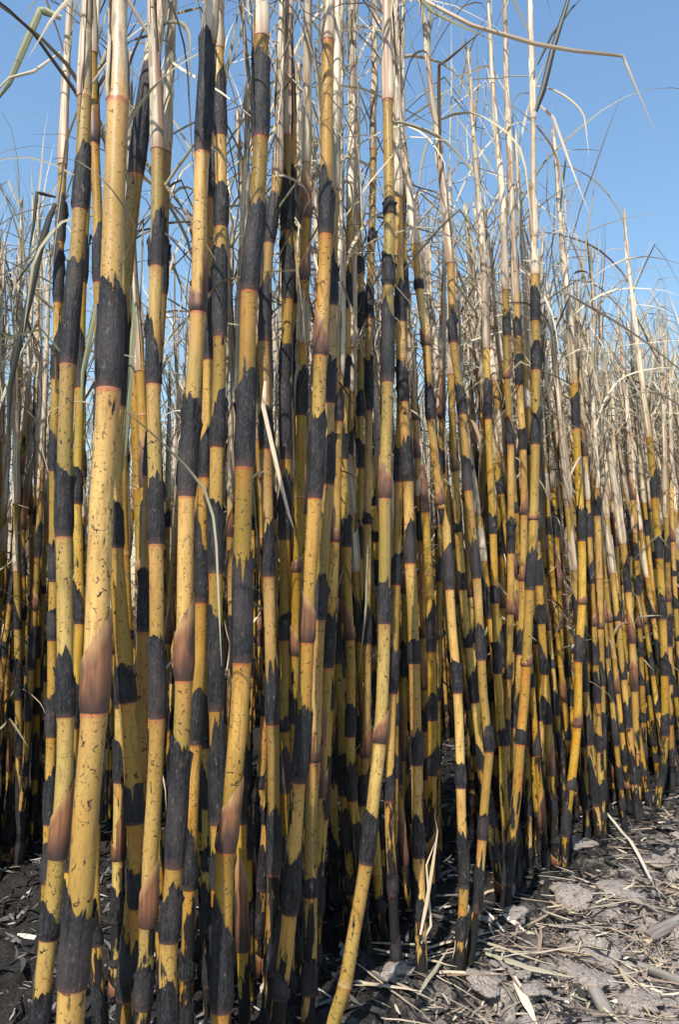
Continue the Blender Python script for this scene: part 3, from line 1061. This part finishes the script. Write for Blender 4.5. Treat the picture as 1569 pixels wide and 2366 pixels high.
protos = []
for k in range(18):
    rng = np.random.default_rng(500 + k)
    c = grow(rng)
    parts, sh = [('stalk', mesh_of('stalk', c.stalk(), M['stalk']), None)], []
    for s, typ, h in c.nodes:
        if h > 0.012:
            sh.append((s, len(parts)))
            parts.append(('leaf_sheath', mesh_of('leaf_sheath', c.sheath(s, typ, h), M[typ]), None))
    for g, s in leaf_plan(c, rng, int(rng.integers(5, 9)), int(rng.integers(2, 4))):
        own = [i for q, i in sh if q <= s + 0.02]
        parts.append(('leaf_blade', mesh_of('leaf_blade', g, M['leaf']), own[-1] if own else None))
    protos.append(parts)


def plant(x, y, k, rng, label, group, scale=None, lean=(0, 0)):
    z = float(ground(x, y))
    q = Euler((lean[0], lean[1] - (0.045 if x > 0 else 0.0), 0)).to_quaternion() @ Euler((0, 0, rng.uniform(0, 6.28))).to_quaternion()
    r = link('sugar_cane', None, loc=(x, y, z), rot=q.to_euler())
    s = scale or rng.uniform(0.9, 1.06)
    r.scale = (s, s, s * rng.uniform(0.94, 1.05))
    tag(r, label, 'sugar cane', group)
    made = []
    for nm, me, own in protos[k % len(protos)]:
        made.append(link(nm, me, r if own is None else made[own]))
    return r


def px_of(x, y, z=0.0):
    v = np.array([x, y, z - CAM_H])
    f = v[1] * CP + v[2] * SP
    u = -v[1] * SP + v[2] * CP
    return IW / 2 + FPX * v[0] / f, IH / 2 - FPX * u / f


taken = [c.path.at(np.array(0.03))[:2] for _, _, c in cane_empties.values()]
spots_stuff = []
rng = np.random.default_rng(31)
i_p = 0
# the near row, from the traced canes on to where it leaves the frame and beyond
s_along = 0.0
near_cnt = 0
while s_along < 6.5:
    s_along += rng.exponential(1 / 85.0)
    n = 1.12 + 0.55 * rng.beta(1.2, 1.3)
    c0 = np.array([-0.4, 1.1]) + U * s_along
    c0 = c0 + NV * (n - float(NV @ c0))
    px, py = px_of(c0[0], c0[1])
    if px > 1010:                                  # past the stout canes the row's edge draws back a little
        n = 1.0 + 0.6 * rng.beta(1.1, 1.7)
        c0 = c0 + NV * (n - float(NV @ c0))
        px, py = px_of(c0[0], c0[1])
    if px < 230 or px < 1010 and rng.random() < 0.35:
        continue
    if min(np.linalg.norm(c0 - q) for q in taken) < 0.026:
        continue
    taken.append(c0)
    if px > 1640 or near_cnt > 195:
        spots_stuff.append((c0[0], c0[1], 1.0))
        continue
    near_cnt += 1
    if px < 1010:
        lab, grp = 'thin shaded cane inside the near row, behind the stout front canes', 'shaded canes behind the front canes'
    elif c0[1] < 2.7:
        lab, grp = 'burnt cane in the crowded near row around the tallest lone cane', 'canes crowded around the tallest lone cane'
    else:
        lab, grp = 'thin burnt cane in the dense wall of canes on the right', 'canes of the dense wall on the right'
    plant(c0[0], c0[1], i_p, rng, lab, grp, lean=tuple(rng.normal(0, 0.028, 2)))
    i_p += 1
# the second row: individuals where they show between the front canes
for row, (n0, wid) in enumerate(((2.66, 0.32), (4.3, 0.36), (5.95, 0.4), (7.6, 0.4), (9.2, 0.4), (10.9, 0.4), (12.5, 0.4))):
    y_lo = 0.605 * n0 - 2.2
    y_hi = 9.0 + 2.2 * row
    s = 0.0
    ref = NV * n0
    s0 = (y_lo - ref[1]) / U[1]
    s1 = (y_hi - ref[1]) / U[1]
    s = s0
    dens = (44.0, 32.0, 18.0, 11.0, 8.0, 7.0, 6.0)[row]
    cnt = 0
    while s < s1:
        s += rng.exponential(1 / dens)
        p = ref + U * s + NV * rng.normal(0, wid * 0.42)
        if p[1] < 0.8:
            continue
        px, py = px_of(p[0], p[1])
        if px < -900 or px > 2100:
            continue
        if row == 0 and -20 < px < 760 and cnt < 66:
            cnt += 1
            plant(p[0], p[1], i_p, rng, 'thin cane of the second row, seen in gaps between the front canes', 'canes of the second row', lean=tuple(rng.normal(0, 0.028, 2)))
            i_p += 1
        else:
            spots_stuff.append((p[0], p[1], 1.0))

# the rest of the field: too far in to pick apart
lows, NST = [], {}
for k in range(15):
    r2 = np.random.default_rng(900 + k)
    c = grow(r2, sides=6, height=None if k < 12 else 1.45)
    gs = []
    V, F, rest, mix = c.stalk()
    gs.append((V, F, rest, mix, 0))
    for s, typ, h in c.nodes:
        if h > 0.012:
            gs.append((*c.sheath(s, typ, h, cols=7, rows=3), 'bnp'.index(typ) + 1))
    if k < 12:
        for g, _ in leaf_plan(c, r2, 9, 6):
            gs.append((*g, 4))
    else:
        for q in range(16):
            gs.append((*c.leaf(r2.uniform(0.55, 1.0) * c.top_s, 'arch', r2, width=r2.uniform(0.010, 0.018), length=r2.uniform(0.4, 0.75)), 5))
    off, VV, FF, RR, MM, II = 0, [], [], [], [], []
    for V, F, rest, mix, mi in gs:
        VV.append(V); FF.append(F + off); RR.append(rest); MM.append(mix); II.append(np.full(len(F), mi)); off += len(V)
    lows.append(tuple(np.concatenate(a) for a in (VV, FF, RR, MM, II)))
    NST[id(lows[-1][0])] = len(gs[0][0])
off, VV, FF, RR, MM, II = 0, [], [], [], [], []
for x, y, sc in spots_stuff:
    V, F, rest, mix, mi = lows[rng.integers(12, 15) if px_of(x, y)[0] > 1490 and y > 5.5 else rng.integers(0, 12)]
    a = rng.uniform(0, 6.28)
    ca, sa = math.cos(a), math.sin(a)
    k = rng.uniform(0.9, 1.08)
    lx, ly = rng.normal(-0.03, 0.03), rng.normal(0, 0.03)
    W = np.stack([(V[:, 0] * ca - V[:, 1] * sa) * k + lx * V[:, 2] + x, (V[:, 0] * sa + V[:, 1] * ca) * k + ly * V[:, 2] + y, V[:, 2] * k + float(ground(x, y))], 1)
    m2 = mix.copy()
    sel = np.ones(len(m2), bool)
    sel[:NST[id(V)]] = False
    m2[sel, 2] = (m2[sel, 2] + rng.random()) % 1
    VV.append(W); FF.append(F + off); RR.append(rest + rng.random(3) * 20); MM.append(m2); II.append(mi); off += len(V)
far = link('cane_field', build('cane_field', np.concatenate(VV), np.concatenate(FF), [M['stalk'], M['b'], M['n'], M['p'], M['leaf'], M['olive']],
                               np.concatenate(II), np.concatenate(RR), np.concatenate(MM)))
tag(far, 'dense rows of burnt cane filling the field behind the front rows', 'cane field', kind='stuff')

# ------------------------------------------------------------------ clods, straw and cut pieces on the bare strip
def clod_mesh(seed):
    r = np.random.default_rng(seed)
    nu, nv = 30, 15
    th = np.linspace(0, 2 * np.pi, nu, endpoint=False)
    ph = np.linspace(0.02, np.pi - 0.02, nv)
    TH, PH = np.meshgrid(th, ph)
    x, y, z = np.sin(PH) * np.cos(TH), np.sin(PH) * np.sin(TH), np.cos(PH)
    bumps = 1.0
    for k in range(5):
        v = r.normal(0, 1, 3)
        v /= np.linalg.norm(v)
        dd = x * v[0] + y * v[1] + z * v[2]
        bumps = bumps - np.clip(dd - r.uniform(0.45, 0.7), 0, 1) * 0.9
    bumps = bumps * (1 + 0.42 * (fbm(x * 1.6 + 20 + seed * 3, y * 1.6 + z * 1.3 + 30, 2) - 0.5) * 2 + 0.20 * (fbm(x * 5 + 50 + seed, y * 5 + z * 4 + 30, 3) - 0.5) * 2)
    V = np.stack([x * bumps, y * bumps, z * bumps], -1).reshape(-1, 3)
    F = grid_faces(nv, nu, True)
    return build('soil_clod', V, F, [M['clod']], smooth=True)


clods = [clod_mesh(k) for k in range(9)]
big_clods = [(1335, 1985, 62, 'broad pale soil clod beside the dark foot of the right leaning edge cane'),
             (1305, 2085, 58, 'wide flat soil clod in the middle of the bare strip'),
             (1345, 2245, 74, 'largest smooth soil clod near the bottom right'),
             (1185, 2165, 46, 'soil clod beside the frayed stump'),
             (1475, 2285, 60, 'pale soil clod towards the bottom right corner'),
             (1232, 2312, 40, 'soil clod at the bottom edge below the crossed straws'),
             (1115, 2312, 44, 'low soil clod at the bottom edge left of the crossed straws'),
             (915, 2318, 44, 'smooth grey clod right of the slanting orange cane foot'),
             (1120, 2180, 24, 'small upright clod touching the frayed stump'),
             (1440, 2090, 52, 'flat soil clod under the long pale straw'),
             (1530, 2010, 46, 'soil clod near the right edge of the bare strip')]
rng = np.random.default_rng(77)
for k, (px, py, rp, lab) in enumerate(big_clods):
    p = on_ground(px, py)
    r = rp * p[1] / FPX * 0.95
    o = link('soil_clod', clods[k % 9], loc=(p[0], p[1], p[2] + 0.002), rot=(rng.uniform(-0.15, 0.15), rng.uniform(-0.15, 0.15), rng.uniform(0, 6.28)),
             scl=(r * 1.15, r, r * 0.40))
    tag(o, lab, 'soil clod', 'clods on the bare strip')
for k in range(70):
    px, py = rng.uniform(860, 1569), rng.uniform(1900, 2366)
    p = on_ground(px, py)
    if NV @ p[:2] > 0.82:
        continue
    r = rng.uniform(0.009, 0.028)
    o = link('soil_clod', clods[rng.integers(0, 9)], loc=(p[0], p[1], p[2] + r * 0.2), rot=tuple(rng.uniform(0, 6.28, 3) * np.array([0.1, 0.1, 1])),
             scl=(r * rng.uniform(0.8, 1.3), r, r * rng.uniform(0.5, 0.8)))
    tag(o, 'small crumbly soil clod lying among the straw on the bare strip', 'soil clod', 'small clods on the bare strip')


def straw_mesh(rng, L, W, bend=0.25, n=8):
    az = rng.uniform(-bend, bend, n).cumsum() * 0.4
    el = rng.uniform(-0.10, 0.12, n)
    P = [np.zeros(3)]
    for a, e in zip(az, el):
        P.append(P[-1] + L / n * np.array([math.cos(a) * math.cos(e), math.sin(a) * math.cos(e), math.sin(e)]))
    P = np.array(P)
    P -= P.mean(0)
    t = np.linspace(0, 1, len(P))
    w = W * np.clip(0.5 + 2 * t, 0, 1) * np.clip(1.2 * (1 - t ** 3), 0.15, 1)
    T_ = np.gradient(P, axis=0)
    T_ /= np.linalg.norm(T_, axis=1, keepdims=True)
    sd = np.stack([-T_[:, 1], T_[:, 0], np.full(len(P), rng.uniform(-0.4, 0.4))], 1)
    V = np.stack([P - sd * w[:, None] / 2, P + np.array([0, 0, 1]) * w[:, None] * 0.22, P + sd * w[:, None] / 2], 1).reshape(-1, 3)
    u = np.broadcast_to(np.array([-0.5, 0, 0.5]), (len(P), 3)) * w[:, None]
    rest = np.stack([u, u * 0, np.broadcast_to((t * L)[:, None], u.shape)], -1).reshape(-1, 3) + rng.random(3) * 9
    mix = np.zeros((len(V), 3))
    mix[:, 2] = rng.random()
    return V, grid_faces(len(P), 3, False), rest, mix


# straws that can be followed in the photograph: from, to, width px, label
STRAWS = [((1372, 1918), (1569, 2105), 10, 'long pale straw running from the field edge to the right border'),
          ((1122, 2262), (1330, 2275), 14, 'broad grey green blade lying flat near the bottom, uppermost of the crossed pair'),
          ((1135, 2295), (1235, 2262), 12, 'blade slanting under the broad flat one near the bottom'),
          ((1180, 2095), (1425, 2208), 8, 'long tan straw slanting across the middle of the bare strip'),
          ((1440, 2240), (1498, 2335), 11, 'short thick pale straw at the bottom right'),
          ((1238, 2260), (1257, 2200), 10, 'short pale blade pointing away, beside the crossed blades'),
          ((1245, 1922), (1325, 2030), 15, 'torn pale green blade leaning from the field edge to the ground'),
          ((1238, 2015), (1262, 1975), 8, 'small pale green blade crossing the torn leaning blade'),
          ((1470, 1880), (1569, 1868), 12, 'smooth tan stick lying at the far right of the strip'),
          ((1320, 1922), (1480, 1868), 6, 'thin straw pointing towards the last cane on the right'),
          ((1118, 2088), (1175, 2062), 7, 'pale straw crossing in front of the frayed stump'),
          ((1000, 2120), (1085, 2095), 10, 'green tinged blade propped against the frayed stump'),
          ((855, 2235), (1000, 2262), 12, 'pale blade lying behind the slanting orange cane foot'),
          ((862, 2270), (1060, 2300), 11, 'long pale blade below the olive cane at the bottom'),
          ((680, 2255), (770, 2285), 7, 'pale straw leaning between the middle cane and the orange foot'),
          ((800, 2362), (900, 2356), 12, 'whitish blade along the bottom edge right of the orange foot'),
          ((965, 2366), (1040, 2268), 8, 'brown straw slanting up from the bottom edge'),
          ((1190, 2300), (1240, 2366), 20, 'wide folded dead blade at the bottom edge'),
          ((530, 2290), (602, 2320), 12, 'grey green blade on the ground between the central cane feet'),
          ((0, 2010), (45, 2030), 8, 'reddish straw on the dark ground at the left edge')]
for k, (a, b, wpx, lab) in enumerate(STRAWS):
    r = np.random.default_rng(3000 + k)
    pa, pb = on_ground(*a), on_ground(*b)
    L = float(np.linalg.norm(pb - pa))
    mid = (pa + pb) / 2
    o = link('straw', mesh_of('straw', straw_mesh(r, L, wpx * mid[1] / FPX, 0.12), M['litter']), loc=(mid[0], mid[1], max(mid[2], float(ground(mid[0], mid[1]))) + 0.016),
             rot=(0, -math.asin((pb[2] - pa[2]) / L), math.atan2(pb[1] - pa[1], pb[0] - pa[0])))
    tag(o, lab, 'straw', 'straws on the bare strip')
straws = [mesh_of('straw', straw_mesh(np.random.default_rng(4000 + k), 1.0, 0.022 + 0.016 * (k % 4), 0.35), M['litter']) for k in range(16)]
rng = np.random.default_rng(88)
cnt = 0
while cnt < 220:
    px, py = rng.uniform(840, 1600), rng.uniform(1840, 2400)
    p = on_ground(px, py)
    n = float(NV @ p[:2])
    if n > 1.0 or p[1] > 4.2:
        continue
    L = rng.uniform(0.05, 0.26)
    o = link('straw', straws[rng.integers(0, 16)], loc=(p[0], p[1], p[2] + rng.uniform(0.004, 0.018)),
             rot=(rng.normal(0, 0.25), rng.normal(0, 0.07), rng.normal(-0.45, 0.75)), scl=(L, L * rng.uniform(0.5, 1.2) * min(1, 0.13 / L), L * 0.7))
    tag(o, 'dry straw among the loose straws scattered over the bare strip', 'straw', 'loose straws scattered over the bare strip')
    cnt += 1


def chips(name, num, area, lmin, lmax, mat, label, seed, wf=(0.035, 0.12)):
    r = np.random.default_rng(seed)
    VV, FF, RR, MM, off = [], [], [], [], 0
    got = 0
    while got < num:
        q = area(r)
        if q is None:
            continue
        got += 1
        x, y = q
        L, a = r.uniform(lmin, lmax), r.uniform(0, 6.28)
        W = L * r.uniform(*wf)
        t = np.linspace(-0.5, 0.5, 4)
        bend = r.uniform(-0.4, 0.4)
        cx, cy = t * L, bend * L * t * t
        zz = r.uniform(0.002, 0.012) + r.normal(0, 0.18) * cx
        w = W * np.array([0.4, 1, 0.9, 0.3]) / 2
        tilt = r.normal(0, 0.5)
        lx = np.concatenate([cx, cx])
        ly = np.concatenate([cy - w, cy + w])
        lz = np.concatenate([zz - tilt * w, zz + tilt * w])
        ca, sa = math.cos(a), math.sin(a)
        X, Y = x + lx * ca - ly * sa, y + lx * sa + ly * ca
        V = np.stack([X, Y, float(ground(x, y)) + lz], 1)
        F = np.array([[0, 1, 5, 4], [1, 2, 6, 5], [2, 3, 7, 6]]) + off
        VV.append(V); FF.append(F); off += 8
        RR.append(np.stack([ly, ly * 0, lx], 1) + r.random(3) * 9)
        m = np.zeros((8, 3)); m[:, 2] = r.random()
        MM.append(m)
    o = link(name, build(name, np.concatenate(VV), np.concatenate(FF), [mat], None, np.concatenate(RR), np.concatenate(MM), smooth=False))
    tag(o, label, name.replace('_', ' '), kind='stuff')


def strip_area(r):
    x, y = r.uniform(-0.3, 2.2), r.uniform(1.4, 4.4)
    n = NV[0] * x + NV[1] * y
    return (x, y) if -0.3 < n < 0.95 and (r.random() < 0.25 or cloddy(np.array(x), np.array(y)) < 0.53) else None


def field_area(r):
    x, y = r.uniform(-2.2, 1.8), r.uniform(1.0, 5.0)
    n = NV[0] * x + NV[1] * y
    return (x, y) if 0.62 < n < 3.2 else None


chips('straw_chips', 7000, strip_area, 0.008, 0.075, M['litter'], 'fine broken straw scattered over the bare soil strip', 11)
chips('ash_flakes', 16000, field_area, 0.010, 0.085, M['ash'], 'black and grey burnt leaf litter under the canes', 12, (0.05, 0.22))
chips('burnt_crumbs', 3200, strip_area, 0.004, 0.018, M['ash'], 'dark burnt crumbs strewn over the bare soil strip', 13, (0.3, 0.8))


def cut_piece(p, q, r, label, seed):
    rg = np.random.default_rng(seed)
    path = Path([p, (p + q) / 2 + np.array([0, 0, 0.002]), q], 30)
    c = Cane(path, [], r, rg, path.len, path.len, 14)
    root = link('cut_cane_piece', None, loc=p)
    s = np.linspace(0, path.len, 8)
    R = np.full(8, r) * (1 + 0.05 * rg.normal(size=8))
    d = q - p
    horizontal = abs(d[2]) < 0.5 * np.linalg.norm(d)
    c_ = path.at(s)
    t = d / np.linalg.norm(d)
    e1 = np.cross(t, np.array([0, 1.0, 0]) if not horizontal else np.array([0, 0, 1.0]))
    e1 /= np.linalg.norm(e1)
    e2 = np.cross(t, e1)
    th = np.linspace(0, 2 * np.pi, 14, endpoint=False)
    V = c_[:, None] + R[:, None, None] * (e1 * np.cos(th)[:, None] + e2 * np.sin(th)[:, None])[None]
    V[-1] += t * rg.uniform(-0.012, 0.012, (14, 1))
    V[0] += t * rg.uniform(-0.006, 0.006, (14, 1))
    rest = np.stack(np.broadcast_arrays(R[:, None] * np.cos(th), R[:, None] * np.sin(th), s[:, None]), -1)
    mix = np.zeros((8 * 14, 3))
    V = V.reshape(-1, 3)
    link('rind', build('rind', V - p, grid_faces(8, 14, True), [M['grey']], None, rest.reshape(-1, 3), mix), root)
    for end_, i0 in ((0, 0), (1, 7 * 14)):
        ring = V[i0:i0 + 14]
        cen = ring.mean(0) + t * (0.006 if end_ == 0 else -0.006)
        VV = np.vstack([ring * 0.985 + cen * 0.015, cen]) - p
        FF = np.array([[k, (k + 1) % 14, 14, -1] for k in range(14)])
        link('cut_end', build('cut_end', VV, FF, [M['litter']], None, VV, np.full((15, 3), 0.4), smooth=False), root)
    tag(root, label, 'cane piece', 'cut cane pieces on the bare strip')


p = on_ground(1425, 2345)
cut_piece(p + np.array([0, 0, -0.01]), p + np.array([-0.035, 0.045, 0.062]), 0.015, 'grey upright cut cane stub at the bottom right', 1)
p, q = on_ground(1495, 2175), on_ground(1600, 2140)
cut_piece(p + np.array([0, 0, 0.012]), q + np.array([0, 0, 0.014]), 0.017, 'weathered grey cane piece lying at the right edge', 2)
p, q = on_ground(1475, 2225), on_ground(1590, 2262)
cut_piece(p + np.array([0, 0, 0.010]), q + np.array([0, 0, 0.012]), 0.011, 'thin grey cane piece with a dark hollow end near the right edge', 3)

for k, (px, py, hgt, r, lab) in enumerate(((1062, 2228, 0.105, 0.019, 'frayed pale stump at the foot of the long left leaning cane'),
                                           (1160, 2098, 0.075, 0.015, 'pale split stump under the tallest lone cane'))):
    p = on_ground(px, py)
    p = p + np.array([0.012, -0.03, -0.015])
    cut_piece(p, p + np.array([0.006, 0.0, hgt]), r, lab, 20 + k)
